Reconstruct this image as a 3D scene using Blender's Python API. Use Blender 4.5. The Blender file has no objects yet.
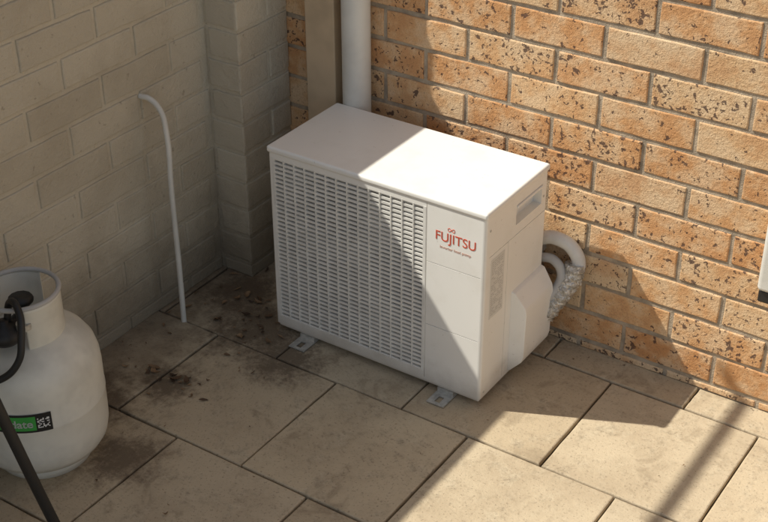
import bpy, bmesh, math, random
from mathutils import Vector, Matrix, Euler
random.seed(7)
S=bpy.context.scene
COL=bpy.context.collection
# ---------------- dimensions (metres) ----------------
W,H,D,ZB=.663,.5685,.316,.0173
ZT=ZB+H
YW=.4046      # brick wall face
XL=-.346      # painted wall face
YP,XP=.180,-.232   # pier
HW=1.445
# ---------------- material helpers ----------------
class M:
    def __init__(s,name):
        s.m=bpy.data.materials.new(name); s.m.use_nodes=True
        s.nt=s.m.node_tree; s.n=s.nt.nodes; s.b=s.n['Principled BSDF']
        s.tc=s.n.new('ShaderNodeTexCoord')
    def l(s,a,b): s.nt.links.new(a,b)
    def noise(s,scale,detail=3,rough=.55,vec=None,dist=0):
        n=s.n.new('ShaderNodeTexNoise'); n.inputs['Scale'].default_value=scale
        n.inputs['Detail'].default_value=detail; n.inputs['Roughness'].default_value=rough
        n.inputs['Distortion'].default_value=dist
        s.l(vec or s.tc.outputs['Object'],n.inputs['Vector']); return n.outputs['Fac']
    def math(s,op,a,b=None,c=None,clamp=False):
        n=s.n.new('ShaderNodeMath'); n.operation=op; n.use_clamp=clamp
        for i,v in enumerate((a,b,c)):
            if v is None: continue
            if isinstance(v,(int,float)): n.inputs[i].default_value=v
            else: s.l(v,n.inputs[i])
        return n.outputs[0]
    def step(s,v,lo,hi):
        n=s.n.new('ShaderNodeMapRange'); n.interpolation_type='SMOOTHSTEP'
        s.l(v,n.inputs[0])
        for i,x in ((1,lo),(2,hi)):
            if isinstance(x,(int,float)): n.inputs[i].default_value=x
            else: s.l(x,n.inputs[i])
        return n.outputs[0]
    def mix(s,f,a,b,bt='MIX'):
        n=s.n.new('ShaderNodeMix'); n.data_type='RGBA'; n.blend_type=bt
        for i,v in ((0,f),(6,a),(7,b)):
            if isinstance(v,(int,float)): n.inputs[i].default_value=v
            elif isinstance(v,tuple): n.inputs[i].default_value=(*v,1)
            else: s.l(v,n.inputs[i])
        return n.outputs[2]
    def ramp(s,f,stops):
        n=s.n.new('ShaderNodeValToRGB'); e=n.color_ramp.elements
        while len(e)<len(stops): e.new(.5)
        for i,(p,c) in enumerate(stops): e[i].position=p; e[i].color=(*c,1)
        s.l(f,n.inputs[0]); return n.outputs[0]
    def attr(s,name='Col'):
        n=s.n.new('ShaderNodeAttribute'); n.attribute_name=name
        sp=s.n.new('ShaderNodeSeparateColor'); s.l(n.outputs['Color'],sp.inputs[0]); return sp.outputs
    def sep(s):
        n=s.n.new('ShaderNodeSeparateXYZ'); s.l(s.tc.outputs['Object'],n.inputs[0]); return n.outputs
    def near(s,p,r):
        n=s.n.new('ShaderNodeVectorMath'); n.operation='DISTANCE'; s.l(s.tc.outputs['Object'],n.inputs[0]); n.inputs[1].default_value=p
        return s.step(n.outputs['Value'],r,0.0)
    def col(s,c):
        if isinstance(c,tuple): s.b.inputs['Base Color'].default_value=(*c,1)
        else: s.l(c,s.b.inputs['Base Color'])
    def bump(s,h,strength=.5,dist=.002):
        n=s.n.new('ShaderNodeBump'); n.inputs['Strength'].default_value=strength; n.inputs['Distance'].default_value=dist
        s.l(h,n.inputs['Height']); s.l(n.outputs[0],s.b.inputs['Normal'])
    def rough(s,v):
        if isinstance(v,(int,float)): s.b.inputs['Roughness'].default_value=v
        else: s.l(v,s.b.inputs['Roughness'])
    def metal(s,v): s.b.inputs['Metallic'].default_value=v
    def spec(s,v): s.b.inputs['Specular IOR Level'].default_value=v

def mat_brick():
    m=M('speckled_brick'); a=m.attr()
    base=m.ramp(a[0],[(0,(.58,.30,.13)),(.3,(.66,.385,.185)),(.55,(.70,.48,.27)),(.8,(.64,.345,.155)),(1,(.72,.54,.34))])
    n14=m.noise(14,3,.65)
    base=m.mix(m.math('MULTIPLY',m.step(n14,.40,.66),.6),base,(.76,.59,.39))
    base=m.mix(m.math('MULTIPLY',m.step(n14,.5,.30),.42),base,(.50,.23,.09))
    gr=m.noise(280,1); base=m.mix(m.math('MULTIPLY',m.step(gr,.48,.72),.4),base,(.33,.18,.10))
    thr=m.math('MULTIPLY_ADD',a[1],-.12,.69)
    n1=m.noise(80,2.5,.6,dist=.4)
    sp=m.step(n1,thr,m.math('ADD',thr,.03))
    thr2=m.math('MULTIPLY_ADD',a[2],-.07,.69)
    n2=m.noise(36,3,.65,dist=.3); sp2=m.step(n2,thr2,m.math('ADD',thr2,.03))
    sp=m.math('MAXIMUM',sp,sp2)
    c=m.mix(m.math('MULTIPLY',sp,.85),base,(.085,.05,.042))
    m.col(c); m.rough(.85); m.spec(.25)
    h=m.math('ADD',m.noise(120,3,.7),m.math('MULTIPLY',sp,-.5))
    m.bump(h,.75,.004); return m.m
def mat_mortar(c=(.40,.33,.245)):
    m=M('mortar'); n=m.noise(25,3); m.col(m.mix(m.step(n,.3,.7),tuple(x*.75 for x in c),tuple(min(1,x*1.2) for x in c)))
    m.rough(.95); m.bump(m.noise(220,2,.7),.8,.003); return m.m
def mat_paint():
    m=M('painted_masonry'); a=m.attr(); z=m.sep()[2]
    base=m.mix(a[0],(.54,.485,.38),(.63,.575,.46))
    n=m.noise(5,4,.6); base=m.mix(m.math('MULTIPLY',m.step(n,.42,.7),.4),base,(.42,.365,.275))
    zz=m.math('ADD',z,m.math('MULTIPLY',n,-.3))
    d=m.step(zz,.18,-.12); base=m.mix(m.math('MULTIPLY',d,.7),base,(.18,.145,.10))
    ch=m.step(m.noise(50,2,.6),.68,.74); base=m.mix(m.math('MULTIPLY',ch,.45),base,(.26,.21,.15))
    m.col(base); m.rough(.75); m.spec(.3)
    m.bump(m.noise(75,4,.75),.9,.006); return m.m
def mat_paver():
    m=M('concrete_paver'); a=m.attr()
    base=m.ramp(a[0],[(0,(.50,.405,.275)),(.35,(.58,.48,.335)),(.7,(.54,.455,.325)),(1,(.60,.49,.33))])
    n=m.noise(3.2,5,.65); base=m.mix(m.math('MULTIPLY',m.step(n,.42,.64),.45),base,(.37,.285,.19))
    n12=m.noise(13,4,.68); base=m.mix(m.math('MULTIPLY',m.step(n12,.5,.72),.5),base,(.68,.59,.43))
    n=m.noise(7.3,4,.7,dist=.6); base=m.mix(m.math('MULTIPLY',m.step(n,.56,.68),.4),base,(.25,.19,.125))
    n=m.noise(150,2,.6); base=m.mix(m.math('MULTIPLY',m.step(n,.58,.7),.5),base,(.20,.155,.11))
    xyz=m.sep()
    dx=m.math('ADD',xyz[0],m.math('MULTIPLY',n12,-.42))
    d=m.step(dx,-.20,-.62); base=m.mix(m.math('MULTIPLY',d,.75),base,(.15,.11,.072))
    # soil / leaf stains
    tot=None
    for p,r in (((-.09,-.36,0),.13),((-.05,-.02,0),.26),((.10,-.10,0),.18),((-.22,-.55,0),.22),((-.2,.1,0),.2),((.02,-.66,0),.16)):
        v=m.near(p,r); tot=v if tot is None else m.math('MAXIMUM',tot,v)
    st=m.step(m.math('ADD',m.math('MULTIPLY',tot,.40),m.math('MULTIPLY',m.math('ADD',n12,m.noise(38,3,.75)),.60)),.58,.98)
    base=m.mix(m.math('MULTIPLY',st,.8),base,(.12,.085,.055))
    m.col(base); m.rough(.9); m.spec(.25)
    m.bump(m.noise(60,5,.78),.6,.004); return m.m
def mat_soil():
    m=M('soil'); n=m.noise(30,3,.7); m.col(m.mix(m.step(n,.3,.7),(.035,.028,.018),(.14,.105,.07))); m.rough(1); m.bump(m.noise(150,3,.7),1,.006); return m.m
def mat_simple(name,c,r=.5,metal=0,var=.08,scale=20,bump=0,bs=200,spec=.5):
    m=M(name); n=m.noise(scale,3,.6)
    m.col(m.mix(m.step(n,.35,.7),c,tuple(max(0,x*(1-var)) for x in c))); m.rough(r); m.metal(metal); m.spec(spec)
    if bump: m.bump(m.noise(bs,2),bump,.001)
    return m.m
def mat_case():
    m=M('powder_coated_white'); z=m.sep()[2]
    c=(.86,.845,.80)
    n=m.noise(9,4,.65); b=m.mix(m.math('MULTIPLY',m.step(n,.48,.72),.28),c,(.72,.69,.62))
    d=m.step(m.math('ADD',z,m.math('MULTIPLY',n,-.10)),.06,-.04); b=m.mix(m.math('MULTIPLY',d,.6),b,(.38,.33,.26))
    sp=m.step(m.noise(85,2,.7),.70,.73); b=m.mix(m.math('MULTIPLY',sp,.35),b,(.45,.40,.32))
    m.col(b); m.rough(.40); m.spec(.5); return m.m
BR,MO,PA,PV,SO,CA=mat_brick(),mat_mortar(),mat_paint(),mat_paver(),mat_soil(),mat_case()
DARK=mat_simple('dark_interior',(.035,.035,.035),.6)
GRILLE=mat_simple('grille_white',(.80,.785,.74),.45,var=.12)
STEEL=mat_simple('galvanised_steel',(.60,.59,.55),.45,.5,.3,60)
RED=mat_simple('red_print',(.62,.10,.05),.5)
PINK=mat_simple('faded_print',(.66,.42,.34),.6)
LABEL=mat_simple('label_film',(.72,.71,.67),.4)
INK=mat_simple('grey_ink',(.30,.30,.30),.6)
INK2=mat_simple('pale_ink',(.48,.47,.45),.6)
BLK=mat_simple('black_rubber',(.018,.018,.018),.5)
PVC=mat_simple('white_pvc',(.72,.71,.66),.4,var=.15,scale=8)
FOAM=mat_simple('white_pipe_wrap',(.74,.73,.69),.55,var=.12,bump=.3,bs=60)
BEIGE=mat_simple('beige_post_paint',(.62,.48,.32),.6,var=.22,scale=7,bump=.2,bs=80)
BOTTLE=mat_simple('bottle_enamel',(.76,.745,.66),.38,var=.2,scale=9)
GREEN=mat_simple('label_green',(.06,.38,.07),.4)
BLACKP=mat_simple('label_black',(.02,.02,.02),.4)
WHITEP=mat_simple('label_white',(.8,.8,.78),.4)
BRASS=mat_simple('brass',(.55,.38,.14),.35,1)
m=M('foil_tape'); m.col(m.mix(m.step(m.noise(60,2,.6),.35,.65),(.50,.49,.46),(.80,.79,.76))); m.metal(.8); m.rough(.36); m.bump(m.noise(85,3,.6,dist=1.2),.9,.010); FOIL=m.m
m=M('dry_leaf'); a=m.attr(); m.col(m.ramp(a[0],[(0,(.05,.03,.018)),(.45,(.14,.08,.04)),(1,(.34,.22,.12))])); m.rough(.8); LEAF=m.m

# ---------------- mesh helpers ----------------
def obj(name,bm,mats,parent=None,smooth=False,loc=None):
    me=bpy.data.meshes.new(name); bm.to_mesh(me); bm.free()
    for k in mats: me.materials.append(k)
    if smooth:
        for p in me.polygons: p.use_smooth=True
    o=bpy.data.objects.new(name,me); COL.objects.link(o)
    if loc: o.location=loc
    if parent: o.parent=parent
    return o
def empty(name,loc=(0,0,0)):
    o=bpy.data.objects.new(name,None); o.location=loc; o.empty_display_size=.1; COL.objects.link(o); return o
def box(bm,a,b,mi=0):
    vs=[bm.verts.new((x,y,z)) for x in (a[0],b[0]) for y in (a[1],b[1]) for z in (a[2],b[2])]
    for f in ((0,1,3,2),(4,6,7,5),(0,4,5,1),(2,3,7,6),(0,2,6,4),(1,5,7,3)):
        bm.faces.new([vs[i] for i in f]).material_index=mi
def boxobj(name,a,b,mat,parent=None,bev=0,seg=3):
    bm=bmesh.new(); box(bm,a,b); bmesh.ops.recalc_face_normals(bm,faces=bm.faces)
    o=obj(name,bm,[mat],parent)
    if bev:
        md=o.modifiers.new('b','BEVEL'); md.width=bev; md.segments=seg; md.limit_method='ANGLE'
        for p in o.data.polygons: p.use_smooth=True
        w=o.modifiers.new('w','WEIGHTED_NORMAL'); w.keep_sharp=True
    return o
def lathe(name,prof,mat,parent=None,seg=64,loc=(0,0,0),a0=0,a1=2*math.pi,solid=0):
    bm=bmesh.new(); full=abs(a1-a0-2*math.pi)<1e-6; n=seg if full else seg+1
    rings=[]
    for i in range(n):
        a=a0+(a1-a0)*i/seg
        rings.append([bm.verts.new((r*math.cos(a),r*math.sin(a),z)) for r,z in prof])
    for i in range(n if full else n-1):
        A,B=rings[i],rings[(i+1)%n]
        for j in range(len(prof)-1): bm.faces.new((A[j],B[j],B[j+1],A[j+1]))
    bmesh.ops.remove_doubles(bm,verts=bm.verts,dist=1e-6)
    bmesh.ops.recalc_face_normals(bm,faces=bm.faces)
    o=obj(name,bm,[mat],parent,True,loc)
    if solid: md=o.modifiers.new('s','SOLIDIFY'); md.thickness=solid; md.offset=0
    return o
def tube(name,pts,r,mat,parent=None,res=10):
    cu=bpy.data.curves.new(name,'CURVE'); cu.dimensions='3D'; cu.bevel_depth=r; cu.bevel_resolution=5; cu.resolution_u=res; cu.use_fill_caps=True
    sp=cu.splines.new('BEZIER'); sp.bezier_points.add(len(pts)-1)
    for p,c in zip(sp.bezier_points,pts): p.co=c; p.handle_left_type=p.handle_right_type='AUTO'
    t=bpy.data.objects.new(name,cu); COL.objects.link(t)
    dg=bpy.context.evaluated_depsgraph_get(); me=bpy.data.meshes.new_from_object(t.evaluated_get(dg))
    bpy.data.objects.remove(t); me.name=name; me.materials.clear(); me.materials.append(mat)
    for p in me.polygons: p.use_smooth=True
    o=bpy.data.objects.new(name,me); COL.objects.link(o)
    if parent: o.parent=parent
    return o
def boolean(o,cutters):
    for c in cutters:
        md=o.modifiers.new('x','BOOLEAN'); md.operation='DIFFERENCE'; md.object=c; md.solver='EXACT'
    bpy.context.view_layer.update()
    dg=bpy.context.evaluated_depsgraph_get(); me=bpy.data.meshes.new_from_object(o.evaluated_get(dg))
    o.modifiers.clear(); o.data=me
    for c in cutters: bpy.data.objects.remove(c)
def cutter(a,b):
    bm=bmesh.new(); box(bm,a,b); bmesh.ops.recalc_face_normals(bm,faces=bm.faces); return obj('cut',bm,[])
def textmesh(name,body,size,mat,M4,parent=None,ext=.0004,warp=None,spacing=1,bold=0):
    cu=bpy.data.curves.new(name,'FONT'); cu.body=body; cu.size=size; cu.extrude=ext; cu.align_x='CENTER'; cu.align_y='CENTER'; cu.space_character=spacing; cu.offset=bold
    t=bpy.data.objects.new(name,cu); COL.objects.link(t)
    dg=bpy.context.evaluated_depsgraph_get(); me=bpy.data.meshes.new_from_object(t.evaluated_get(dg)); bpy.data.objects.remove(t)
    me.materials.clear(); me.materials.append(mat)
    if warp:
        for v in me.vertices: v.co=warp(v.co)
    else: me.transform(M4)
    o=bpy.data.objects.new(name,me); COL.objects.link(o); o.parent=parent; return o

# ---------------- masonry ----------------
ML,MH,J=.258,.0925,.012
def bricks(bm,org,ud,nd,u0,u1,z0,z1,uoff,zoff,depth,jit=.002,bev=.004,J=J,mi=0):
    lay=bm.loops.layers.float_color['Col']
    ud=Vector(ud); nd=Vector(nd); org=Vector(org)
    k0=math.floor((z0-zoff)/MH)-1
    for k in range(k0,k0+60):
        za,zb=zoff+k*MH+J/2,zoff+(k+1)*MH-J/2
        za,zb=max(za,z0),min(zb,z1)
        if zb-za<.012: continue
        off=uoff+(ML/2 if k%2 else 0)
        i0=math.floor((u0-off)/ML)-1
        for i in range(i0,i0+80):
            ua,ub=max(off+i*ML+J/2,u0),min(off+(i+1)*ML-J/2,u1)
            if ub-ua<.015: continue
            NU=6
            r=lambda:random.uniform(-jit,jit)*.6
            dl=[random.uniform(-jit,jit) for _ in range(4)]
            c=[]
            for t in range(NU): f=t/NU; c.append((ua+(ub-ua)*f+(dl[3]*.5 if t==0 else 0),za+r()+dl[0]*f))
            c.append((ub+r()+dl[1]*.5,za+r())); c.append((ub+r(),(za+zb)/2))
            for t in range(NU): f=1-t/NU; c.append((ua+(ub-ua)*f,zb+r()+dl[2]*f))
            c.append((ua+r(),zb+r())); c.append((ua+r(),(za+zb)/2))
            nz=random.uniform(-.001,.0012); tx=random.uniform(-.006,.006)
            cu,cz=(ua+ub)/2,(za+zb)/2
            rings=[]
            for ins,dd in ((0,-depth-.004),(0,-bev+nz),(bev*.3,-bev*.3+nz),(bev,nz)):
                rg=[]
                for (u,z) in c:
                    lu=(ub-ua)/2; lz=(zb-za)/2
                    uu=cu+(u-cu)*(1-ins/lu); zz=cz+(z-cz)*(1-ins/lz)
                    rg.append(bm.verts.new(org+ud*uu+Vector((0,0,zz))+nd*(dd+tx*(u-cu)*.8)))
                rings.append(rg)
            col=(random.random(),random.random(),random.random(),1)
            fs=[]; n=len(c)
            for a,b in zip(rings,rings[1:]):
                for j in range(n):
                    fs.append(bm.faces.new((a[j],a[(j+1)%n],b[(j+1)%n],b[j])))
            fs.append(bm.faces.new(rings[-1]))
            for f in fs:
                f.material_index=mi
                for l in f.loops: l[lay]=col
def newbm():
    bm=bmesh.new(); bm.loops.layers.float_color.new('Col'); return bm
ZO=.487-6*MH
bm=newbm()
bricks(bm,(0,YW,0),(1,0,0),(0,-1,0),-.62,3.4,.0,2.7,.747,ZO,.0035,bev=.003)
box(bm,(-.62,YW+.0035,-.1),(3.4,YW+.13,2.7),1)
bmesh.ops.recalc_face_normals(bm,faces=bm.faces)
obj('brick_wall',bm,[BR,MO])
bm=newbm()
bricks(bm,(XL,0,0),(0,1,0),(1,0,0),-4.0,YP-.001,0,HW,.03,ZO+.02,.005,bev=.004,J=.012)
bricks(bm,(0,YP,0),(1,0,0),(0,-1,0),XL+.002,XP,0,HW,XP-.11,ZO+.02,.005,bev=.004,J=.012)
bricks(bm,(XP,0,0),(0,1,0),(1,0,0),YP,YW-.002,0,HW,YP,ZO+.02,.005,bev=.004,J=.012)
box(bm,(XL-.12,-4.0,-.1),(XL-.005,YW+.002,HW))
box(bm,(XL-.0049,YP+.005,-.1),(XP-.005,YW+.0018,HW))
bmesh.ops.recalc_face_normals(bm,faces=bm.faces)
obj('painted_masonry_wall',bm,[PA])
# ---------------- ground ----------------
bm=bmesh.new()
vs=[bm.verts.new(p) for p in ((-60,-60,-.012),(60,-60,-.012),(60,60,-.012),(-60,60,-.012))]; bm.faces.new(vs)
obj('ground',bm,[SO])
bm=newbm(); lay=bm.loops.layers.float_color['Col']; P=.41; g=.003
for r in range(-9,3):
    y0=-.52+P*r; off=.285+(P/2 if (r%2) else 0)
    for i in range(-4,9):
        x0=off+i*P; xa,xb=x0+g,x0+P-g; ya,yb=y0+g,y0+P-g
        xa=max(xa,XL-.02); yb=min(yb,YW+.003)
        if xb-xa<.02 or yb-ya<.02: continue
        t=random.uniform(-.0015,.0012); tl=[t+random.uniform(-.0008,.0008) for _ in range(4)]
        # ragged slab outline (worn arrises), 8 points per side
        j=lambda:random.uniform(-.0011,.0011)
        cs=[(xa+j(),ya+j()),(xb+j(),ya+j()),(xb+j(),yb+j()),(xa+j(),yb+j())]; c=[]; hz=[]
        for s_ in range(4):
            p_,q_=cs[s_],cs[(s_+1)%4]
            for k_ in range(8):
                f=k_/8; e_=random.uniform(-.0008,.0008) if k_ else 0
                c.append((p_[0]+(q_[0]-p_[0])*f+e_,p_[1]+(q_[1]-p_[1])*f+e_)); hz.append(tl[s_]*(1-f)+tl[(s_+1)%4]*f)
        col=(random.random(),random.random(),random.random(),1)
        rings=[]; cx,cy=(xa+xb)/2,(ya+yb)/2; lx,ly=(xb-xa)/2,(yb-ya)/2
        for ins,dz in ((0,-.03),(0,-.004),(.0012,-.0012),(.004,0)):
            rings.append([bm.verts.new((cx+(x-cx)*(1-ins/lx),cy+(y-cy)*(1-ins/ly),hz[k]+dz)) for k,(x,y) in enumerate(c)])
        n=len(c)
        fs=[bm.faces.new((a[q],a[(q+1)%n],b[(q+1)%n],b[q])) for a,b in zip(rings,rings[1:]) for q in range(n)]+[bm.faces.new(rings[-1])]
        for f in fs:
            for l in f.loops: l[lay]=col
bmesh.ops.recalc_face_normals(bm,faces=bm.faces)
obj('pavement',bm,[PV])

# ---------------- air conditioner ----------------
ac=empty('air_conditioner_outdoor_unit')
bm=bmesh.new(); box(bm,(0,0,ZB+.012),(W,D,ZT-.016)); bmesh.ops.recalc_face_normals(bm,faces=bm.faces)
bmesh.ops.bevel(bm,geom=[e for e in bm.edges if abs(e.verts[0].co.z-e.verts[1].co.z)>.1],offset=.009,segments=4,profile=.5,affect='EDGES')
body=obj('casing',bm,[CA],ac)
GX0,GX1,GZ0,GZ1=.016,.487,ZB+.040,ZT-.034
cuts=[cutter((GX0,-.01,GZ0),(GX1,.05,GZ1)),
      cutter((.4925,-.01,ZB+.02),(.4945,.0025,ZT-.02)),
      cutter((.4945,-.01,.398),(W-.012,.0025,.4005)),
      cutter((.4945,-.01,.208),(W-.012,.0025,.2105)),
      cutter((W-.024,.150,.483),(W+.01,.285,.540)),
      cutter((W-.0025,.02,.452),(W+.01,D-.01,.4545)),
      cutter((W-.0025,.115,ZB+.02),(W+.01,.1172,.452))]
boolean(body,cuts)
boxobj('fan_cavity',(GX0-.004,.0502,GZ0-.004),(GX1+.004,.056,GZ1+.004),DARK,ac)
boxobj('handle_pocket_lip',(W-.004,.152,.531),(W+.004,.283,.5385),CA,ac,.002)
boxobj('top_cover',(-.0035,-.0035,ZT-.019),(W+.0035,D+.0035,ZT),CA,ac,.007,4)
boxobj('base_pan',(.006,.006,ZB),(W-.006,D-.006,ZB+.0125),CA,ac,.003)
c0=(.25,.04,(GZ0+GZ1)/2)
sh=lathe('fan_shroud',[(.215,0),(.225,.004),(.235,0)],STEEL,ac,64); sh.rotation_euler=(math.radians(90),0,0); sh.location=(c0[0],.047,c0[2])
bm=bmesh.new()
for k in range(3):
    a0=k*2.0944
    rows=[]
    for i in range(9):
        rr=.04+.165*i/8; w=.35+.35*math.sin(i/8*2.2)
        rows.append([bm.verts.new((rr*math.cos(a0+s*w),(s)*.007,rr*math.sin(a0+s*w))) for s in (-1,-.3,.3,1)])
    for a,b in zip(rows,rows[1:]):
        for j in range(3): bm.faces.new((a[j],a[j+1],b[j+1],b[j]))
bmesh.ops.recalc_face_normals(bm,faces=bm.faces)
obj('fan_blades',bm,[INK],ac,True,(c0[0],.036,c0[2]))
bm=bmesh.new(); n=38; pitch=(GZ1-GZ0)/n
for i in range(n+1):
    z=GZ0+i*pitch
    box(bm,(GX0-.001,.0012,z-.0033),(GX1+.001,.0070,z+.0033))
nv=14
for i in range(nv+1):
    x=GX0+(GX1-GX0)*i/nv; w=.0016 if 0<i<nv else .004
    box(bm,(x-w,-.0006,GZ0-.002),(x+w,.012,GZ1+.002))
bmesh.ops.recalc_face_normals(bm,faces=bm.faces)
obj('fan_grille',bm,[GRILLE],ac)
RX=Matrix.Rotation(math.radians(90),4,'X')
textmesh('maker_lettering','FUJITSU',.040,RED,Matrix.Translation((.5775,-.0004,.484))@RX@Matrix.Diagonal((.86,.92,1,1)),ac)
tube('maker_symbol_loop',[(.565+.0095*math.sin(t),-.0002,.5095+.0045*math.sin(2*t)) for t in [i*2*math.pi/24 for i in range(25)]],.0008,RED,ac,4)
textmesh('range_lettering','inverter heat pump',.0115,PINK,Matrix.Translation((.5775,-.0003,.455))@RX,ac)
boxobj('rating_label',(W+.0002,.030,.265),(W+.0007,.098,.440),LABEL,ac)
bm=bmesh.new(); zz=.432
while zz>.275:
    y=.035
    while y<.090:
        w=random.uniform(.004,.014)
        if random.random()<.75: box(bm,(W+.0007,y,zz-.002),(W+.0009,min(y+w,.093),zz))
        y+=w+.003
    zz-=.0058
obj('rating_label_print',bm,[INK2],ac)
for (x,y,z) in ((W,.02,.045),(W,.295,.50),(W,.02,.53)):
    s_=lathe('screw',[(0,.0014),(.003,.0012),(.0038,0)],STEEL,ac,12,(x,y,z)); s_.rotation_euler=(0,math.radians(90),0)
bm=bmesh.new()
prof=[(W-.002,.286),(W+.010,.282),(W+.036,.238),(W+.040,.220),(W+.038,.085),(W+.033,.065),(W+.004,.035),(W-.002,.035)]
y0,y1=.148,D-.004
A=[bm.verts.new((x,y0+(.012 if x>W+.03 else 0),z)) for x,z in prof]; B=[bm.verts.new((x,y1,z)) for x,z in prof]
bm.faces.new(A); bm.faces.new(B[::-1])
for i in range(len(prof)): bm.faces.new((A[i],B[i],B[(i+1)%8],A[(i+1)%8]))
bmesh.ops.recalc_face_normals(bm,faces=bm.faces)
o=obj('valve_cover',bm,[CA],ac,True); md=o.modifiers.new('b','BEVEL'); md.width=.007; md.segments=4; md.limit_method='ANGLE'; md.angle_limit=.3; o.modifiers.new('w','WEIGHTED_NORMAL')
# pipes
z_=-.035
tube('insulated_pipe_large',[(W+.015,.30,.17),(W+.050,.345,.235+z_),(W+.080,.372,.300+z_),(W+.058,.375,.355+z_),(W+.005,.372,.374+z_),(W-.06,.380,.35+z_),(W-.08,.42,.32)],.019,FOAM,ac)
tube('insulated_pipe_small',[(W+.02,.285,.18),(W+.040,.325,.25+z_),(W+.046,.342,.29+z_),(W+.02,.345,.322+z_),(W-.03,.350,.318+z_),(W-.05,.42,.28)],.013,INK2,ac)
ft=tube('foil_wrap',[(W+.020,.305,.135),(W+.040,.325,.175),(W+.060,.345,.215),(W+.072,.360,.250),(W+.072,.366,.282)],.028,FOIL,ac,14)
for v in ft.data.vertices:
    s=math.sin(v.co.z*310+v.co.x*90)*.0022+math.sin(v.co.z*140+v.co.y*300)*.0024; v.co.x+=s; v.co.y-=s*.7; v.co.z+=math.sin(v.co.x*260)*.0015
# feet
for k,x in enumerate((.105,.558)):
    w=.026
    bm=bmesh.new(); box(bm,(x-w,-.050,.0025),(x+w,D+.045,.0055)); bmesh.ops.recalc_face_normals(bm,faces=bm.faces)
    o=obj('foot_%d'%(k+1),bm,[STEEL],ac)
    boolean(o,[cutter((x-.008,-.040,-.01),(x+.008,-.014,.02)),cutter((x-.007,D+.014,-.01),(x+.007,D+.036,.02))])
    boxobj('foot_riser_%d'%(k+1),(x-w+.002,.002,.0055),(x+w-.002,D-.002,ZB+.001),STEEL,ac)

# ---------------- post, downpipe, conduit ----------------
boxobj('timber_post',(-.130,YW-.055,0),(-.030,YW-.002,2.6),BEIGE,None,.004)
dp=empty('downpipe')
lathe('pipe',[(.040,0.0),(.040,2.6)],PVC,dp,40,(.038,YW-.047,0))
for z in (.99,2.0): lathe('bracket',[(.0405,z),(.0425,z),(.0425,z+.025),(.0405,z+.025)],PVC,dp,40,(.038,YW-.047,0))
cd=empty('conduit_pipe')
tube('pipe',[(-.250,-.113,-.01),(-.251,-.110,.18),(-.262,-.100,.42),(-.274,-.086,.585),(-.288,-.086,.645),(-.318,-.090,.672),(-.350,-.094,.674)],.0078,PVC,cd)
# ---------------- isolator ----------------
iso=empty('isolator_switch')
boxobj('enclosure',(1.228,YW-.060,.385),(1.328,YW-.0,.585),PVC,iso,.012,4)
boxobj('gland',(1.232,YW-.050,.350),(1.268,YW-.001,.3845),BLK,iso,.005)
kb=lathe('knob',[(0,.02),(.022,.018),(.024,0)],INK,iso,24,(1.283,YW-.061,.47)); kb.rotation_euler=(math.radians(90),0,0)

# ---------------- gas bottle ----------------
gx,gy=-.162,-.740
gb=empty('gas_bottle',(gx,gy,0))
q=1.05
prof=[(.100,.028),(.118,.032),(.140,.045),(.152,.065),(.157,.09),(.158,.12),(.158,.178),(.1592,.182),(.1592,.190),(.158,.194),(.158,.255),(.156,.284),(.149,.312),(.134,.338),(.110,.359),(.080,.372),(.045,.379),(0,.381)]
prof=[(r*q,z) for r,z in prof]
lathe('tank',prof,BOTTLE,gb,96)
lathe('foot_ring',[(.112,.0),(.116,.001),(.118,.034),(.110,.034),(.108,.001),(.112,0)],BOTTLE,gb,64)
R_=math.radians
lathe('collar',[(.090,.360),(.091,.370),(.091,.465),(.094,.475)],BOTTLE,gb,48,(0,0,0),R_(-38),R_(70),.004)
lathe('collar_back',[(.090,.360),(.091,.370),(.091,.465),(.094,.475)],BOTTLE,gb,48,(0,0,0),R_(105),R_(240),.004)
lathe('collar_rim',[(.091+.006*math.cos(t),.478+.006*math.sin(t)) for t in [i*math.pi/6 for i in range(13)]],INK2,gb,64)
lathe('valve_body',[(0,.377),(.022,.377),(.022,.395),(.014,.399),(.014,.425),(.018,.427),(.018,.44),(0,.44)],BRASS,gb,24)
lathe('valve_handwheel',[(0,.443),(.028,.443),(.031,.449),(.028,.457),(0,.459)],BLK,gb,12)
reg=empty('regulator'); reg.parent=gb
az=R_(-72)
def pol(r,a,z): return (r*math.cos(a),r*math.sin(a),z)
tube('inlet',[pol(.012,az,.415),pol(.07,az,.415)],.013,BLK,reg)
lathe('regulator_body',[(0,.390),(.033,.392),(.040,.403),(.040,.416),(.028,.432),(.012,.436),(.012,.446),(0,.447)],BLK,reg,32,pol(.085,az,0))
tube('regulator_gauge',[pol(.085,R_(-40),.425),pol(.085,R_(-40),.440)],.018,STEEL,reg)
tube('hose',[pol(.07,az,.43),(.040,-.060,.492),(.085,-.078,.488),(.104,-.098,.44),(.104,-.121,.38),(.063,-.155,.335),(-.04,-.215,.32),(-.09,-.315,.5),(-.04,-.42,.72)],.0085,BLK,gb)
lr=.1595*q
def warpf(ac_,zc):
    def f(c): 
        a=ac_+c.x/lr; r=lr+.0006+c.z; return Vector((r*math.cos(a),r*math.sin(a),zc+c.y))
    return f
def patch(name,x0,x1,y0,y1,mat,ac_,zc,lift):
    bm=bmesh.new(); n=10; f=warpf(ac_,zc); prev=None
    for i in range(n+1):
        x=x0+(x1-x0)*i/n; cur=[bm.verts.new(f(Vector((x,y,lift)))) for y in (y0,y1)]
        if prev: bm.faces.new((prev[0],cur[0],cur[1],prev[1]))
        prev=cur
    return obj(name,bm,[mat],gb,True)
la=R_(-49); lz=.212
patch('label_band',-.075,.055,-.026,.026,BLACKP,la,lz,0)
patch('label_field',-.075,.018,-.020,.020,GREEN,la,lz,.0004)
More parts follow.
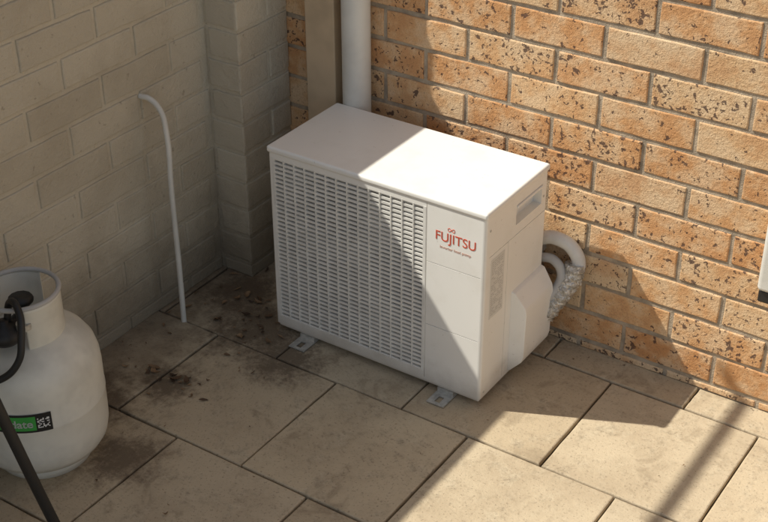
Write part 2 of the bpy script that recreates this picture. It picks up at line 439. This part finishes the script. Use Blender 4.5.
textmesh('label_lettering','update',.030,WHITEP,None,gb,.0001,lambda c:warpf(la,lz)(Vector((c.x-.030,c.y-.001,.0012))),bold=.0007)
bm=bmesh.new(); f=warpf(la,lz)
random.seed(3)
for i in range(9):
    for j in range(9):
        if random.random()<.55 or (i in(0,8) and j in (0,8)):
            x=.022+i*.0031; y=-.014+j*.0031
            bm.faces.new([bm.verts.new(f(Vector(p))) for p in ((x,y,.0008),(x+.0029,y,.0008),(x+.0029,y+.0029,.0008),(x,y+.0029,.0008))])
obj('label_code',bm,[WHITEP],gb)

# ---------------- barbecue trolley (mostly outside the view) ----------------
bq=empty('barbecue_trolley')
tube('leg_1',[(.155,-.975,.0),(.135,-1.03,.27),(.103,-1.12,.74)],.0125,BLK,bq)
tube('leg_2',[(-.325,-.99,.0),(-.315,-1.03,.27),(-.30,-1.13,.74)],.0125,BLK,bq)
tube('leg_3',[(.155,-1.80,.0),(.135,-1.76,.27),(.103,-1.66,.74)],.0125,BLK,bq)
tube('leg_4',[(-.325,-1.80,.0),(-.315,-1.76,.27),(-.30,-1.66,.74)],.0125,BLK,bq)
boxobj('firebox',(-.335,-1.66,.70),(.125,-1.14,.84),BLK,bq,.02)
boxobj('hood',(-.325,-1.65,.84),(.115,-1.15,1.0),BLK,bq,.07,6)
tube('handle',[(.12,-1.6,.90),(.155,-1.58,.90),(.155,-1.3,.90),(.12,-1.28,.90)],.01,STEEL,bq)
# ---------------- unseen bar and posts, added above the painted wall to cast a shadow band ----------------
rl=empty('added_shadow_bar')
for y in (-1.35,-2.6,-3.8): boxobj('shadow_bar_post',(XL-.085,y-.02,HW),(XL-.045,y+.02,2.18),STEEL,rl,.002)
boxobj('shadow_bar',(XL-.080,-3.9,2.1805),(XL-.052,-.31,2.202),STEEL,rl,.002)

# ---------------- leaves ----------------
random.seed(11)
bm=newbm(); lay=bm.loops.layers.float_color['Col']
def leaf(x,y,s,z=.002):
    a=random.uniform(0,6.28); L=s; w=s*random.uniform(.25,.55); curl=random.uniform(.1,.5)*s; bend=random.uniform(-.35,.35)*s
    R=Matrix.Translation((x,y,z))@Matrix.Rotation(a,4,'Z')@Euler((random.uniform(-.4,.4),random.uniform(-.3,.3),0)).to_matrix().to_4x4()
    col=(random.random(),0,0,1); rows=[]
    for i in range(6):
        t=i/5; ww=w*math.sin(math.pi*(.05+.9*t))**.8*random.uniform(.7,1.2)
        zc=curl*(2*t-1)**2*.5
        rows.append([bm.verts.new(R@Vector((L*(t-.5),k*ww/2+bend*(2*t-1)**2,zc+abs(k)*ww*.35+.001))) for k in (-1,0,1)])
    for p,q in zip(rows,rows[1:]):
        for j in range(2):
            f=bm.faces.new((p[j],q[j],q[j+1],p[j+1])); f.smooth=True
            for l in f.loops: l[lay]=col
def cl(cx,cy,sx,sy,n,s0=.006,s1=.03):
    for _ in range(n):
        x=random.gauss(cx,sx); y=random.gauss(cy,sy)
        if x<XL+.01 or y>YW-.01 or (x<XP+.01 and y>YP-.01): continue
        if -.01<x<W+.01 and y>-.0: continue
        leaf(x,y,s0+(s1-s0)*random.random()**2)
cl(-.09,-.36,.05,.03,18,.014,.042)
cl(-.10,.02,.09,.08,38,.008,.034)
cl(-.02,-.07,.06,.05,16)
cl(-.26,.08,.05,.12,16)
cl(-.28,-.4,.05,.2,18,.005,.024)
cl(.0,-.2,.2,.14,16,.004,.018)
cl(.05,-.75,.2,.15,16,.004,.018)
cl(.8,.36,.25,.02,8,.004,.014)
cl(.9,-.2,.3,.25,10,.003,.008)
obj('dry_leaves',bm,[LEAF])

# ---------------- light, world, camera ----------------
L=Vector((.438,.200,-.586)).normalized()
sd=bpy.data.lights.new('sun','SUN'); sd.energy=5.0; sd.angle=math.radians(.55); sd.color=(1,.95,.84)
so=bpy.data.objects.new('sun',sd); COL.objects.link(so); so.rotation_euler=L.to_track_quat('-Z','Y').to_euler()
w=bpy.data.worlds.new('World'); S.world=w; w.use_nodes=True; nt=w.node_tree
sky=nt.nodes.new('ShaderNodeTexSky'); sky.sky_type='NISHITA'; sky.sun_disc=False
sky.sun_elevation=math.asin(-L.z); sky.sun_rotation=math.atan2(-L.x,-L.y)
hs=nt.nodes.new('ShaderNodeHueSaturation'); hs.inputs['Saturation'].default_value=.42
nt.links.new(sky.outputs[0],hs.inputs['Color']); nt.links.new(hs.outputs[0],nt.nodes['Background'].inputs[0])
nt.nodes['Background'].inputs[1].default_value=.115
cam=bpy.data.cameras.new('camera'); co=bpy.data.objects.new('camera',cam); COL.objects.link(co); S.camera=co
k=.663/.79
co.location=(2.398*k,-2.937*k,2.602*k)
e=Euler((math.radians(90)-.5529,0,.5889),'XYZ').to_matrix()@Euler((0,0,-.00244),'XYZ').to_matrix()
co.rotation_euler=e.to_euler()
cam.sensor_width=36; cam.lens=1351/768*36; cam.clip_end=500; cam.clip_start=.02
S.view_settings.view_transform='Standard'; S.view_settings.look='None'; S.view_settings.exposure=0
